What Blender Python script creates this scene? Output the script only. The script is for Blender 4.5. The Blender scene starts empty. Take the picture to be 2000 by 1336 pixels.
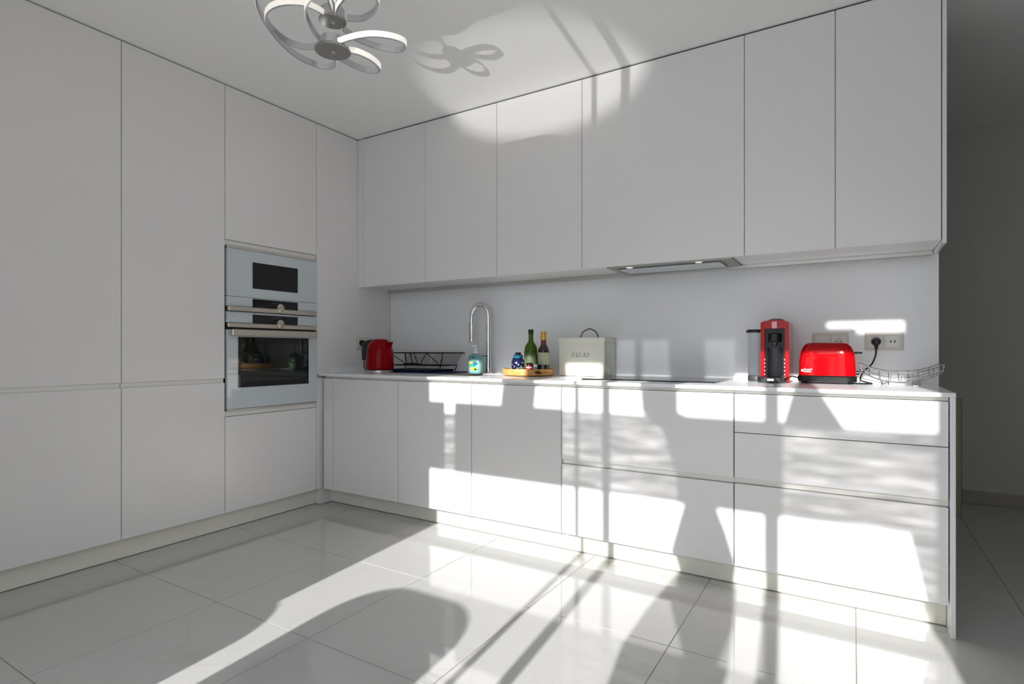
import bpy, bmesh, math, random
from mathutils import Vector, Matrix
random.seed(7)
SC = bpy.context.scene
COL = SC.collection
PI = math.pi

# ------------------------------------------------------------------ camera
cam = bpy.data.cameras.new('camera'); cam_o = bpy.data.objects.new('camera', cam); COL.objects.link(cam_o)
cam_o.location = (0, 0, 1.055)
cam_o.rotation_euler = (PI/2, 0, math.radians(31.31))
cam.sensor_width = 36; cam.lens = 19.71; cam.shift_y = 0.0085; cam.clip_start = 0.02
SC.camera = cam_o
# ------------------------------------------------------------------ world, sun, exposure
SC.view_settings.view_transform = 'Standard'; SC.view_settings.look = 'None'
SC.view_settings.gamma = 1.0; SC.view_settings.use_curve_mapping = False
SC.view_settings.exposure = 0.27
world = bpy.data.worlds.new('sky'); SC.world = world; world.use_nodes = True
wb = world.node_tree.nodes['Background']
wb.inputs[0].default_value = (0.88, 0.94, 1.0, 1); wb.inputs[1].default_value = 1.5
SUN = Vector((-0.09, 1.0, -0.43)).normalized()
sun = bpy.data.lights.new('sun', 'SUN'); sun_o = bpy.data.objects.new('sun', sun); COL.objects.link(sun_o)
sun.energy = 5.9; sun.angle = math.radians(0.55); sun.color = (1.0, 0.99, 0.965)
sun_o.rotation_euler = SUN.to_track_quat('-Z', 'Y').to_euler(); sun_o.location = (0.5, -4, 3)
# added spot lamp outside, standing in for reflected sun on the ceiling
UP = Vector((-0.11, 1.0, 0.43)).normalized()
gl = bpy.data.lights.new('reflected_sun_spot', 'SPOT'); gl_o = bpy.data.objects.new('reflected_sun_spot', gl); COL.objects.link(gl_o)
gl_o.location = Vector((-1.60, 2.94, 2.64)) - UP*25
gl_o.rotation_euler = UP.to_track_quat('-Z', 'Y').to_euler()
gl.energy = 9800; gl.spot_size = math.radians(2.98); gl.spot_blend = 0.0; gl.shadow_soft_size = 0.06
gl.color = (1.0, 0.99, 0.95)
gl_o.scale = (1, 0.43, 1)
SC.cycles.max_bounces = 10; SC.cycles.diffuse_bounces = 6; SC.cycles.transparent_max_bounces = 12
SC.cycles.caustics_reflective = False; SC.cycles.caustics_refractive = False
SC.cycles.sample_clamp_indirect = 6

# ------------------------------------------------------------------ materials
MATS = {}
def mat(name, col, rough=0.5, metal=0.0, coat=0.0, trans=0.0, ior=1.5, spec=0.5, alpha=1.0, noise=0.0, nscale=30.0, emit=None):
    if name in MATS: return MATS[name]
    m = bpy.data.materials.new(name); m.use_nodes = True
    nt = m.node_tree; b = nt.nodes['Principled BSDF']
    b.inputs['Roughness'].default_value = rough; b.inputs['Metallic'].default_value = metal
    b.inputs['Coat Weight'].default_value = coat; b.inputs['Coat Roughness'].default_value = 0.04
    b.inputs['Transmission Weight'].default_value = trans; b.inputs['IOR'].default_value = ior
    b.inputs['Alpha'].default_value = alpha; b.inputs['Specular IOR Level'].default_value = spec
    tc = nt.nodes.new('ShaderNodeTexCoord'); n = nt.nodes.new('ShaderNodeTexNoise')
    n.inputs['Scale'].default_value = nscale; n.inputs['Detail'].default_value = 3
    nt.links.new(tc.outputs['Object'], n.inputs['Vector'])
    mx = nt.nodes.new('ShaderNodeMix'); mx.data_type = 'RGBA'
    mx.inputs[6].default_value = (*[c*(1-noise) for c in col], 1)
    mx.inputs[7].default_value = (*[min(1, c*(1+noise)) for c in col], 1)
    nt.links.new(n.outputs['Fac'], mx.inputs[0]); nt.links.new(mx.outputs[2], b.inputs['Base Color'])
    if emit: b.inputs['Emission Color'].default_value = (*emit[0], 1); b.inputs['Emission Strength'].default_value = emit[1]
    MATS[name] = m
    return m
M_CAB = mat('satin_white_lacquer', (0.80, 0.784, 0.782), 0.24, noise=0.006, nscale=4)
M_RAIL = mat('white_grip_rail', (0.80, 0.785, 0.74), 0.35, noise=0.01)
M_GAP = mat('painted_gap_shade', (0.04, 0.038, 0.034), 0.8)  # near-black, puts the shade of the door gaps into the carcass colour
M_WALL = mat('white_wall_paint', (0.80, 0.80, 0.79), 0.7, noise=0.01, nscale=6)
M_CEIL = mat('white_ceiling_paint', (0.90, 0.90, 0.90), 0.75, noise=0.008, nscale=5)
M_SPL = mat('white_stone', (0.88, 0.89, 0.905), 0.22, noise=0.012, nscale=12)
M_PLINTH = mat('pale_plinth', (0.80, 0.79, 0.71), 0.25, noise=0.01)
M_ALU = mat('brushed_aluminium', (0.60, 0.59, 0.56), 0.32, 0.9, noise=0.05, nscale=60)
M_STEEL = mat('warm_steel', (0.62, 0.57, 0.50), 0.28, 1.0, noise=0.05, nscale=50)
M_CHROME = mat('chrome', (0.82, 0.83, 0.84), 0.06, 1.0, noise=0.01)
M_WIRE = mat('polished_wire', (0.50, 0.50, 0.52), 0.12, 1.0)
M_RED = mat('glossy_red', (0.44, 0.001, 0.004), 0.08, spec=0.28, noise=0.03)
M_DRED = mat('deep_red_metallic', (0.26, 0.001, 0.003), 0.12, spec=0.14, noise=0.03)
M_BLACK = mat('black_plastic', (0.006, 0.006, 0.006), 0.28, spec=0.35, noise=0.1)
M_BGLASS = mat('black_glass', (0.006, 0.006, 0.006), 0.03, spec=0.4)
M_WGLASS = mat('white_glass', (0.56, 0.62, 0.64), 0.06, coat=0.6, noise=0.01)
M_GREEN = mat('green_glass', (0.05, 0.11, 0.004), 0.08, spec=0.3, noise=0.1)
M_DGLASS = mat('dark_bottle_glass', (0.018, 0.012, 0.010), 0.06, coat=0.6)
M_GOLD = mat('gold_foil', (0.62, 0.36, 0.06), 0.35, 0.4, noise=0.1)
M_WINE = mat('wine_red_foil', (0.16, 0.02, 0.02), 0.4)
M_LABEL = mat('cream_label', (0.42, 0.44, 0.30), 0.6, noise=0.25, nscale=90)
M_GLABEL = mat('grey_label', (0.30, 0.30, 0.30), 0.6, noise=0.35, nscale=120)
M_BIN = mat('cream_enamel', (0.78, 0.77, 0.68), 0.35, noise=0.01)
M_LETTER = mat('grey_print', (0.30, 0.31, 0.28), 0.6)
M_DMETAL = mat('dark_metal', (0.10, 0.10, 0.10), 0.35, 0.7)
M_NAVY = mat('navy_mat', (0.005, 0.012, 0.10), 0.55, noise=0.1)
M_SOCK = mat('beige_socket_plastic', (0.66, 0.63, 0.56), 0.4, noise=0.01)
M_SOCKW = mat('white_socket_plastic', (0.78, 0.77, 0.72), 0.35)
M_LED = mat('white_diffuser', (0.92, 0.86, 0.80), 0.4, emit=((1, 0.93, 0.86), 0.45))
M_LAMP = mat('silver_lamp_metal', (0.55, 0.55, 0.58), 0.30, 0.75)
M_PLATE = mat('grey_lamp_plate', (0.42, 0.41, 0.38), 0.25, 0.9)
M_BLUE = mat('blue_glaze', (0.006, 0.010, 0.045), 0.2, spec=.3, noise=0.2, nscale=60)
M_TEAL = mat('teal_cap', (0.01, 0.20, 0.32), 0.4)
M_WHITE = mat('white_print', (0.85, 0.85, 0.85), 0.5)
M_YEL = mat('yellow_print', (0.75, 0.62, 0.05), 0.5)
M_GRN = mat('green_print', (0.05, 0.38, 0.22), 0.5)
M_SOAP = mat('mint_soap_label', (0.26, 0.50, 0.46), 0.35, noise=0.2, nscale=50)
M_CLEAR = mat('clear_plastic', (0.9, 0.93, 0.95), 0.03, trans=1.0, ior=1.2)
M_FRAME = mat('white_window_frame', (0.75, 0.75, 0.74), 0.4)
M_FAB = mat('grey_outdoor_fabric', (0.42, 0.42, 0.41), 0.85, noise=0.1, nscale=80)
M_TERR = mat('terrace_stone', (0.62, 0.60, 0.56), 0.6, noise=0.06, nscale=8)

def wood_mat():
    m = bpy.data.materials.new('bamboo_wood'); m.use_nodes = True; nt = m.node_tree; b = nt.nodes['Principled BSDF']
    tc = nt.nodes.new('ShaderNodeTexCoord'); mp = nt.nodes.new('ShaderNodeMapping'); mp.inputs['Scale'].default_value = (4, 60, 60)
    n = nt.nodes.new('ShaderNodeTexNoise'); n.inputs['Scale'].default_value = 3; n.inputs['Detail'].default_value = 6
    r = nt.nodes.new('ShaderNodeValToRGB')
    r.color_ramp.elements[0].position = .3; r.color_ramp.elements[0].color = (0.50, 0.22, 0.05, 1)
    r.color_ramp.elements[1].position = .7; r.color_ramp.elements[1].color = (0.78, 0.42, 0.13, 1)
    nt.links.new(tc.outputs['Object'], mp.inputs[0]); nt.links.new(mp.outputs[0], n.inputs[0]); nt.links.new(n.outputs[0], r.inputs[0])
    nt.links.new(r.outputs[0], b.inputs['Base Color']); b.inputs['Roughness'].default_value = .4
    return m
M_WOOD = wood_mat()

def tile_mat():
    m = bpy.data.materials.new('polished_marble_tile'); m.use_nodes = True; nt = m.node_tree; b = nt.nodes['Principled BSDF']
    g = nt.nodes.new('ShaderNodeNewGeometry'); oi = nt.nodes.new('ShaderNodeObjectInfo')
    sc = nt.nodes.new('ShaderNodeVectorMath'); sc.operation = 'SCALE'; sc.inputs['Scale'].default_value = 40
    nt.links.new(oi.outputs['Random'], sc.inputs[0])
    ad = nt.nodes.new('ShaderNodeVectorMath'); ad.operation = 'ADD'
    nt.links.new(g.outputs['Position'], ad.inputs[0]); nt.links.new(sc.outputs[0], ad.inputs[1])
    n1 = nt.nodes.new('ShaderNodeTexNoise'); n1.inputs['Scale'].default_value = 1.0; n1.inputs['Detail'].default_value = 3; n1.inputs['Distortion'].default_value = .5
    nt.links.new(ad.outputs[0], n1.inputs['Vector'])
    # veins: narrow band where the noise crosses 0.5
    s = nt.nodes.new('ShaderNodeMath'); s.operation = 'SUBTRACT'; s.inputs[1].default_value = .5
    a = nt.nodes.new('ShaderNodeMath'); a.operation = 'ABSOLUTE'
    nt.links.new(n1.outputs[0], s.inputs[0]); nt.links.new(s.outputs[0], a.inputs[0])
    r = nt.nodes.new('ShaderNodeValToRGB')
    r.color_ramp.elements[0].position = 0; r.color_ramp.elements[0].color = (0.515, 0.50, 0.475, 1)
    r.color_ramp.elements[1].position = .007; r.color_ramp.elements[1].color = (0.555, 0.55, 0.54, 1)
    nt.links.new(a.outputs[0], r.inputs[0]); 
    n2 = nt.nodes.new('ShaderNodeTexNoise'); n2.inputs['Scale'].default_value = 2.2; nt.links.new(ad.outputs[0], n2.inputs['Vector'])
    mx = nt.nodes.new('ShaderNodeMix'); mx.data_type = 'RGBA'; mx.blend_type = 'MIX'
    nt.links.new(r.outputs[0], mx.inputs[6]); mx.inputs[7].default_value = (0.57, 0.565, 0.555, 1)
    nt.links.new(n2.outputs[0], mx.inputs[0]); nt.links.new(mx.outputs[2], b.inputs['Base Color'])
    b.inputs['Roughness'].default_value = .045; b.inputs['IOR'].default_value = 1.65
    return m
M_TILE = tile_mat()
M_GROUT = mat('beige_grout', (0.33, 0.28, 0.19), 0.8, noise=0.1)

def streak_filter_mat():
    m = bpy.data.materials.new('streak_filter'); m.use_nodes = True; nt = m.node_tree  # made-up filter, its noise lets the sun through in streaks
    for n in list(nt.nodes): nt.nodes.remove(n)
    out = nt.nodes.new('ShaderNodeOutputMaterial'); tr = nt.nodes.new('ShaderNodeBsdfTransparent'); df = nt.nodes.new('ShaderNodeBsdfTranslucent')
    df.inputs[0].default_value = (.7, .7, .7, 1)
    mix = nt.nodes.new('ShaderNodeMixShader')
    tc = nt.nodes.new('ShaderNodeTexCoord'); mp = nt.nodes.new('ShaderNodeMapping'); mp.inputs['Scale'].default_value = (2.6, 1, 44); mp.inputs['Rotation'].default_value = (0, 0.04, 0)
    n = nt.nodes.new('ShaderNodeTexNoise'); n.inputs['Scale'].default_value = 1.6; n.inputs['Detail'].default_value = 4; n.inputs['Distortion'].default_value = .9
    r = nt.nodes.new('ShaderNodeMapRange'); r.inputs[1].default_value = .34; r.inputs[2].default_value = .66; r.inputs[3].default_value = 1.0; r.inputs[4].default_value = .30
    nt.links.new(tc.outputs['Object'], mp.inputs[0]); nt.links.new(mp.outputs[0], n.inputs[0]); nt.links.new(n.outputs[0], r.inputs[0])
    nt.links.new(r.outputs[0], mix.inputs[0]); nt.links.new(tr.outputs[0], mix.inputs[1]); nt.links.new(df.outputs[0], mix.inputs[2]); nt.links.new(mix.outputs[0], out.inputs[0])
    return m
M_STREAK = streak_filter_mat()
def tint_mat():
    m = bpy.data.materials.new('dimming_filter'); m.use_nodes = True; nt = m.node_tree  # made-up filter, weakens the sun passing through
    for n in list(nt.nodes): nt.nodes.remove(n)
    out = nt.nodes.new('ShaderNodeOutputMaterial'); tr = nt.nodes.new('ShaderNodeBsdfTransparent'); df = nt.nodes.new('ShaderNodeBsdfTranslucent')
    tr.inputs[0].default_value = (.94, .97, .97, 1)
    mix = nt.nodes.new('ShaderNodeMixShader'); mix.inputs[0].default_value = .72
    nt.links.new(tr.outputs[0], mix.inputs[1]); nt.links.new(df.outputs[0], mix.inputs[2]); nt.links.new(mix.outputs[0], out.inputs[0])
    return m
M_TINT = tint_mat()

# ------------------------------------------------------------------ helpers
class MB:
    """collects solids in world coordinates, built as one mesh object"""
    def __init__(s): s.bm = bmesh.new()
    def _merge(s, b):
        me = bpy.data.meshes.new('t'); b.to_mesh(me); b.free(); s.bm.from_mesh(me); bpy.data.meshes.remove(me)
    def box(s, x0, x1, y0, y1, z0, z1, bev=0.0, seg=1):
        b = bmesh.new()
        bmesh.ops.create_cube(b, size=1)
        bmesh.ops.transform(b, verts=b.verts, matrix=Matrix.Translation(((x0+x1)/2, (y0+y1)/2, (z0+z1)/2)) @ Matrix.Diagonal((abs(x1-x0), abs(y1-y0), abs(z1-z0), 1)))
        if bev > 0: bmesh.ops.bevel(b, geom=b.edges[:], offset=bev, segments=seg, profile=.5, affect='EDGES')
        s._merge(b); return s
    def rings(s, rings, cap=True):
        """rings: list of equal-length closed loops of points"""
        bm = s.bm; R = [[bm.verts.new(p) for p in r] for r in rings]; n = len(R[0])
        for a, b in zip(R[:-1], R[1:]):
            for i in range(n): bm.faces.new((a[i], a[(i+1) % n], b[(i+1) % n], b[i]))
        if cap:
            bm.faces.new(R[0][::-1]); bm.faces.new(R[-1])
        return s
    def lathe(s, c, prof, n=24, cap=True):
        return s.rings([[(c[0]+r*math.cos(2*PI*i/n), c[1]+r*math.sin(2*PI*i/n), c[2]+z) for i in range(n)] for r, z in prof], cap)
    def sup(s, c, prof, e=4.0, n=36, rot=0.0, cap=True):
        """superellipse loft; prof rows: (half x, half y, z[, dx, dy])"""
        rr = []
        for row in prof:
            a, b, z = row[:3]; dx, dy = (row[3], row[4]) if len(row) > 3 else (0, 0)
            ring = []
            for i in range(n):
                t = 2*PI*i/n; ct, st = math.cos(t), math.sin(t)
                px = a*math.copysign(abs(ct)**(2/e), ct)+dx; py = b*math.copysign(abs(st)**(2/e), st)+dy
                ring.append((c[0]+px*math.cos(rot)-py*math.sin(rot), c[1]+px*math.sin(rot)+py*math.cos(rot), c[2]+z))
            rr.append(ring)
        return s.rings(rr, cap)
    def tube(s, pts, r, n=8, closed=False, cap=True):
        P = [Vector(p) for p in pts]; m = len(P); rr = []; up = None
        rad = r if isinstance(r, (list, tuple)) else [r]*m
        for i, p in enumerate(P):
            if closed: t = P[(i+1) % m]-P[i-1]
            else: t = P[min(i+1, m-1)]-P[max(i-1, 0)]
            t.normalize()
            if up is None:
                up = Vector((0, 0, 1)) if abs(t.z) < .9 else Vector((1, 0, 0))
            u = (up - t*up.dot(t)).normalized(); v = t.cross(u); up = u
            rr.append([p+(u*math.cos(2*PI*k/n)+v*math.sin(2*PI*k/n))*rad[i] for k in range(n)])
        if closed: rr.append(rr[0]); return s.rings(rr, False)
        return s.rings(rr, cap)
    def cyl(s, a, b, r, n=20): return s.tube([a, b], r, n)
    def prism(s, poly, axis, a, b):
        """poly: 2-D outline, extruded along axis ('x','y','z') from a to b"""
        def P(u, v, w): return {'x': (w, u, v), 'y': (u, w, v), 'z': (u, v, w)}[axis]
        return s.rings([[P(u, v, a) for u, v in poly], [P(u, v, b) for u, v in poly]])
    def build(s, name, m, parent=None, smooth=35, kind=None, label=None):
        bmesh.ops.recalc_face_normals(s.bm, faces=s.bm.faces[:])
        me = bpy.data.meshes.new(name)
        off = Vector((0, 0, 0)); p = parent
        while p is not None: off += p.location; p = p.parent
        if parent is None:
            lo = [min(v.co[i] for v in s.bm.verts) for i in range(3)]; hi = [max(v.co[i] for v in s.bm.verts) for i in range(3)]
            off = Vector(((lo[0]+hi[0])/2, (lo[1]+hi[1])/2, lo[2]))
        bmesh.ops.translate(s.bm, verts=s.bm.verts, vec=-off)
        s.bm.to_mesh(me); s.bm.free(); me.materials.append(m)
        o = bpy.data.objects.new(name, me); COL.objects.link(o)
        if parent is None: o.location = off
        else: o.parent = parent
        if smooth:
            for f in me.polygons: f.use_smooth = True
            me.set_sharp_from_angle(angle=math.radians(smooth))
        if kind: o['kind'] = kind
        if label: o['label'] = label
        return o
def spline(pts, k=6, closed=False):
    P = [Vector(p) for p in pts]; n = len(P); out = []
    rng = n if closed else n-1
    for i in range(rng):
        g = (lambda j: P[j % n]) if closed else (lambda j: P[max(0, min(n-1, j))])
        p0, p1, p2, p3 = g(i-1), g(i), g(i+1), g(i+2)
        for q in range(k):
            t = q/k
            out.append(0.5*((2*p1)+(p2-p0)*t+(2*p0-5*p1+4*p2-p3)*t*t+(3*p1-p0-3*p2+p3)*t**3))
    if not closed: out.append(P[-1])
    return out
def thing(name, loc, label, cat, group=None):
    o = bpy.data.objects.new(name, None); COL.objects.link(o); o.empty_display_size = .05
    o.location = loc; o['label'] = label; o['category'] = cat
    if group: o['group'] = group
    return o
def tag(o, label, cat, group=None):
    o['label'] = label; o['category'] = cat
    if group: o['group'] = group
    return o
def text_mesh(name, txt, size, m, parent, loc, rot, extr=.0006, sx=1.0):
    cu = bpy.data.curves.new(name, 'FONT'); cu.body = txt; cu.size = size; cu.extrude = extr; cu.align_x = 'CENTER'; cu.align_y = 'CENTER'; cu.resolution_u = 3
    t = bpy.data.objects.new('t', cu); COL.objects.link(t)
    dg = bpy.context.evaluated_depsgraph_get(); me = bpy.data.meshes.new_from_object(t.evaluated_get(dg)); bpy.data.objects.remove(t)
    me.materials.clear(); me.materials.append(m)
    o = bpy.data.objects.new(name, me); COL.objects.link(o)
    off = Vector((0, 0, 0)); p = parent
    while p is not None: off += p.location; p = p.parent
    o.parent = parent; o.location = Vector(loc)-off; o.rotation_euler = rot; o.scale = (sx, 1, 1)
    return o

# ------------------------------------------------------------------ room shell
CZ = 2.61; BY = 3.28; HY = 4.97
XL = -3.78; XR = 2.2; WY = -0.15
TX, TY = 0.5725, 0.635
# floor: grout bed with single tiles
floor = MB().box(XL, XR, WY-.12, HY+.1, -.12, -.0014).build('floor', M_GROUT, kind='structure')
tile_me = {}
def add_tile(x0, x1, y0, y1):
    key = (round(x1-x0, 3), round(y1-y0, 3))
    if key not in tile_me:
        b = bmesh.new(); bmesh.ops.create_cube(b, size=1)
        bmesh.ops.transform(b, verts=b.verts, matrix=Matrix.Translation((0, 0, -.004)) @ Matrix.Diagonal((x1-x0, y1-y0, .008, 1)))
        top = [e for e in b.edges if all(v.co.z > -.001 for v in e.verts)]
        bmesh.ops.bevel(b, geom=top, offset=.0002, segments=1, affect='EDGES')
        me = bpy.data.meshes.new('tile'); b.to_mesh(me); b.free(); me.materials.append(M_TILE); tile_me[key] = me
    o = bpy.data.objects.new('tile', tile_me[key]); COL.objects.link(o); o.parent = floor
    o.location = Vector(((x0+x1)/2, (y0+y1)/2, 0))-floor.location
g = .0016
x = -2.853-TX
xs = []
while x < XR: xs.append(x); x += TX
ys = []; y = .732-TY*2
while y < HY: ys.append(y); y += TY
for x in xs:
    for y in ys:
        x0, x1 = max(x, XL)+g, min(x+TX, XR)-g; y0, y1 = max(y, WY)+g, min(y+TY, HY)-g
        if y0 > BY and x1 < .2: continue
        if y0 > 2.7 and x1 < .28: continue
        if x1-x0 > .03 and y1-y0 > .03: add_tile(x0, x1, y0, y1)
MB().box(XL-.1, XR+.1, .25, HY+.1, CZ, CZ+.1).box(XL-.1, XR+.1, WY-.12, .25, CZ+.14, CZ+.24).box(XL-.1, XR+.1, .25, .27, CZ+.1, CZ+.24).build('ceiling', M_CEIL, kind='structure')  # unseen raised strip by the window, added to admit higher sun
MB().box(XL-.1, XL, WY, HY, 0, CZ).build('wall_left', M_WALL, kind='structure')
MB().box(XL, .343, BY, BY+.12, 0, CZ).build('wall_back', M_SPL, kind='structure')
M_DIMWALL = mat('darkened_hall_paint', (0.56, 0.55, 0.53), 0.8, noise=0.01, nscale=6)  # darker wall colour carries the dimness of the hall
MB().box(XL, XR, HY, HY+.1, 0, CZ).build('wall_hall', M_DIMWALL, kind='structure')
MB().box(XR, XR+.1, WY, HY, 0, CZ).build('wall_right', M_DIMWALL, kind='structure')
MB().box(.35, XR, HY-.014, HY, 0, .088, .003).build('baseboard_hall', mat('taupe_baseboard', (.36, .34, .30), .5), kind='structure')
OX0, OX1 = -1.915, .53
MB().box(XL-.1, OX0, WY-.12, WY, 0, CZ+.2).box(OX1, XR+.1, WY-.12, WY, 0, CZ+.2).build('wall_window', M_WALL, kind='structure')

# window 1: unseen window behind the camera, panels and panes shaped to cut the sun
win = bpy.data.objects.new('window_1', None); COL.objects.link(win); win.location = (-.7, WY, 0); win['kind'] = 'structure'
fy0, fy1 = WY-.07, WY-.03
def wpart(name, m, x0, x1, z0, z1, y0=fy0, y1=fy1, bev=.002):
    return MB().box(x0, x1, y0, y1, z0, z1, bev).build(name, m, win)
wpart('mullion', M_FRAME, -.962, -.937, 0, 2.72)
wpart('mullion', M_FRAME, -.812, -.770, 0, 2.72)
wpart('mullion', M_FRAME, -.072, -.014, 0, 2.72)
wpart('head_sun_blocker', M_FRAME, OX0, .20, 2.622, 2.75)  # boards added to trim the top of the sun patches
wpart('head_sun_blocker', M_FRAME, OX0, -.935, 2.395, 2.622)
wpart('head_sun_blocker', M_FRAME, .20, OX1, 2.70, 2.75)
wpart('head_sun_blocker', M_FRAME, .20, .33, 2.60, 2.66)
wpart('strip_sun_blocker', M_FRAME, -.24, OX1, 2.425, 2.632)  # added blocker, keeps sun off the right of the backsplash
wpart('band_sun_blocker', M_FRAME, OX0, -1.80, 1.567, 1.957)  # added blockers for the dark band across the base doors
wpart('band_sun_blocker', M_FRAME, -1.725, -1.03, 1.567, 1.957)
wpart('band_sun_blocker', M_FRAME, -.44, 0.0, 1.567, 1.957)
wpart('streak_sun_filter', M_STREAK, -1.80, -1.725, 1.567, 1.90, fy0+.012, fy0+.016, 0)  # added filters, throw streaky sun into the dark band
wpart('streak_sun_filter', M_STREAK, -1.03, -.44, 1.567, 1.957, fy0+.012, fy0+.016, 0)
wpart('streak_sun_filter', M_STREAK, 0.0, OX1-.008, 1.567, 1.957, fy0+.012, fy0+.016, 0)
MB().prism([(.437, 1.567), (OX1-.008, 1.567), (OX1-.008, 1.16)], 'y', fy0+.012, fy0+.016).build('streak_sun_filter', M_STREAK, win)  # added filter wedge for the slanting sun edge at the right
MB().prism([(-1.41, 1.95), (-1.20, 1.95), (-1.18, 2.12), (-1.20, 2.42), (-1.37, 2.42), (-1.39, 2.12)], 'y', fy0, fy1).build('upper_sun_blocker', M_FRAME, win)  # added blocker, outline shaped after its shadow on the doors
MB().prism([(0.0, 1.95), (.22, 1.95), (.13, 2.1), (.12, 2.3), (.05, 2.3), (.04, 2.1)], 'y', fy0, fy1).build('upper_sun_blocker', M_FRAME, win)  # second added blocker, likewise shaped after a shadow
wpart('upper_sun_filter', M_TINT, -.935, -.24, 2.395, 2.622, fy0+.012, fy0+.016, 0)  # added filter, dims the sun patch on the backsplash
wpart('side_post', M_FRAME, OX1-.008, OX1, 0, 2.72)

# terrace outside
MB().box(-3.2, 2.2, -2.1, WY-.12, -.14, -.02).build('terrace_floor', M_TERR, kind='structure')

# unseen furniture added behind the camera, shaped to throw the floor shadows
def shadow_chair(cx, cy, ztop, w, label):
    t = thing('shadow_chair', (cx, cy, -.02), label, 'chair', 'unseen shadow-casting chairs on the terrace')
    h = w/2; r = .2
    out = [(cx-h, .42), (cx+h, .42)]
    for k in range(9): a = k/8*PI/2; out.append((cx+h-r+r*math.cos(a)*1.0, ztop-r*.75+r*.75*math.sin(a)))
    for k in range(9): a = PI/2+k/8*PI/2; out.append((cx-h+r+r*math.cos(a), ztop-r*.75+r*.75*math.sin(a)))
    MB().prism(out, 'y', cy-.02, cy+.02).build('backrest', M_FAB, t)
    MB().box(cx-h, cx+h, cy-.62, cy, .36, .45, .02, 2).build('seat', M_FAB, t)
    for sx in (-1, 1):
        for yy in (cy-.58, cy-.04): MB().cyl((cx+sx*(h-.05), yy, -.02), (cx+sx*(h-.05), yy, .37), .014, 10).build('leg', M_DMETAL, t)
    return t
shadow_chair(-1.345, -.35, .955, .62, 'unseen rounded grey chair added to shadow the floor, nearer the window mullions')
shadow_chair(-2.08, -.35, .80, .62, 'unseen rounded grey chair added to shadow the floor, farther along the house wall')
# made-up parasol form, its waisted outline shaped to cast the cabinet shadow
pz = thing('parasol_shadow_caster', (-.33, -.40, -.02), 'unseen waisted grey shadow caster, modelled like a folded parasol on the terrace', 'parasol')
prof = [(2.82, -.60, -.39), (2.42, -.58, -.38), (2.18, -.60, -.42), (2.06, -.59, -.42), (1.98, -.49, -.23), (1.80, -.44, -.18), (1.675, -.385, -.26), (1.55, -.42, -.21), (1.42, -.455, -.17),
        (1.34, -.43, -.18), (1.15, -.48, -.15), (1.0, -.50, -.14), (.8, -.46, -.17), (.6, -.42, -.2)]
MB().rings([[((a+b)/2+(b-a)/2*math.cos(2*PI*k/20), -.40+(b-a)/2*.6*math.sin(2*PI*k/20), z) for k in range(20)] for z, a, b in prof]).build('canopy', M_FAB, pz)
MB().cyl((-.32, -.40, -.02), (-.32, -.40, .62), .02, 12).build('pole', M_DMETAL, pz)
MB().lathe((-.32, -.40, -.02), [(.22, 0), (.22, .05), (.05, .08)], 28).build('base', M_DMETAL, pz)

# ------------------------------------------------------------------ tall cabinets on the left
FX = -3.12   # front plane of the doors
def tall(y0, y1, label, parts):
    t = thing('tall_cabinet', (-3.45, (y0+y1)/2, 0), label, 'cabinet', 'tall white handleless cabinets')
    MB().box(XL+.005, FX-.022, y0, y1, .118, 2.605).build('carcass', M_GAP, t)
    g = .0017
    for nm, z0, z1 in parts:
        if nm == 'grip_rail': MB().box(FX-.03, FX-.014, y0+g, y1-g, z0, z1).build(nm, M_RAIL, t)
        else: MB().box(FX-.020, FX, y0+g, y1-g, z0, z1, .0012).build(nm, M_CAB, t)
    return t
P2 = [('door', .894, 2.602), ('grip_rail', .868, .893), ('door', .11, .868)]
tall(.30, .838, 'tall white cabinet at the near end, beyond the left edge', P2)
tall(.840, 1.378, 'tall white two-door cabinet cut by the left edge of the photo', P2)
tall(1.378, 1.918, 'tall white two-door cabinet directly left of the ovens', P2)
t = thing('oven_cabinet', (-3.45, 2.244, 0), 'tall white cabinet that houses the two built-in ovens', 'cabinet')
MB().box(XL+.005, -3.55, 1.918, 2.57, .10, 2.605).box(-3.55, FX-.022, 1.918, 2.57, .118, .70).box(-3.55, FX-.022, 1.918, 2.57, 1.70, 2.605).box(-3.55, FX-.022, 1.918, 1.922, .70, 1.70).box(-3.55, FX-.022, 2.566, 2.57, .70, 1.70).build('carcass', M_GAP, t)
MB().box(FX-.02, FX, 1.9197, 2.5683, 1.705, 2.602, .0012).build('door', M_CAB, t)
MB().box(FX-.03, FX-.012, 1.92, 2.568, 1.672, 1.703).build('grip_rail', M_RAIL, t)
MB().box(FX-.02, FX, 1.9197, 2.5683, .11, .668, .0012).build('drawer', M_CAB, t)
MB().box(FX-.03, FX-.012, 1.92, 2.568, .670, .699).build('grip_rail', M_RAIL, t)
MB().box(FX-.02, FX, 2.5717, 3.275, .894, 2.602, .0012).build('end_panel', M_CAB, None)
o = bpy.data.objects['end_panel']; o.name = 'filler_panel'; tag(o, 'tall white side panel between the ovens and the backsplash corner', 'panel')
o = MB().box(FX-.02, FX, 2.5717, 2.655, .11, .868, .0012).build('corner_post', M_CAB); tag(o, 'narrow white corner filler strip below the worktop, beside the oven drawer', 'panel')
o = MB().box(FX-.032, FX-.022, 2.572, 2.70, .868, .893).build('grip_rail', M_RAIL); tag(o, 'short white recessed strip above the corner filler', 'rail')
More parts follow.
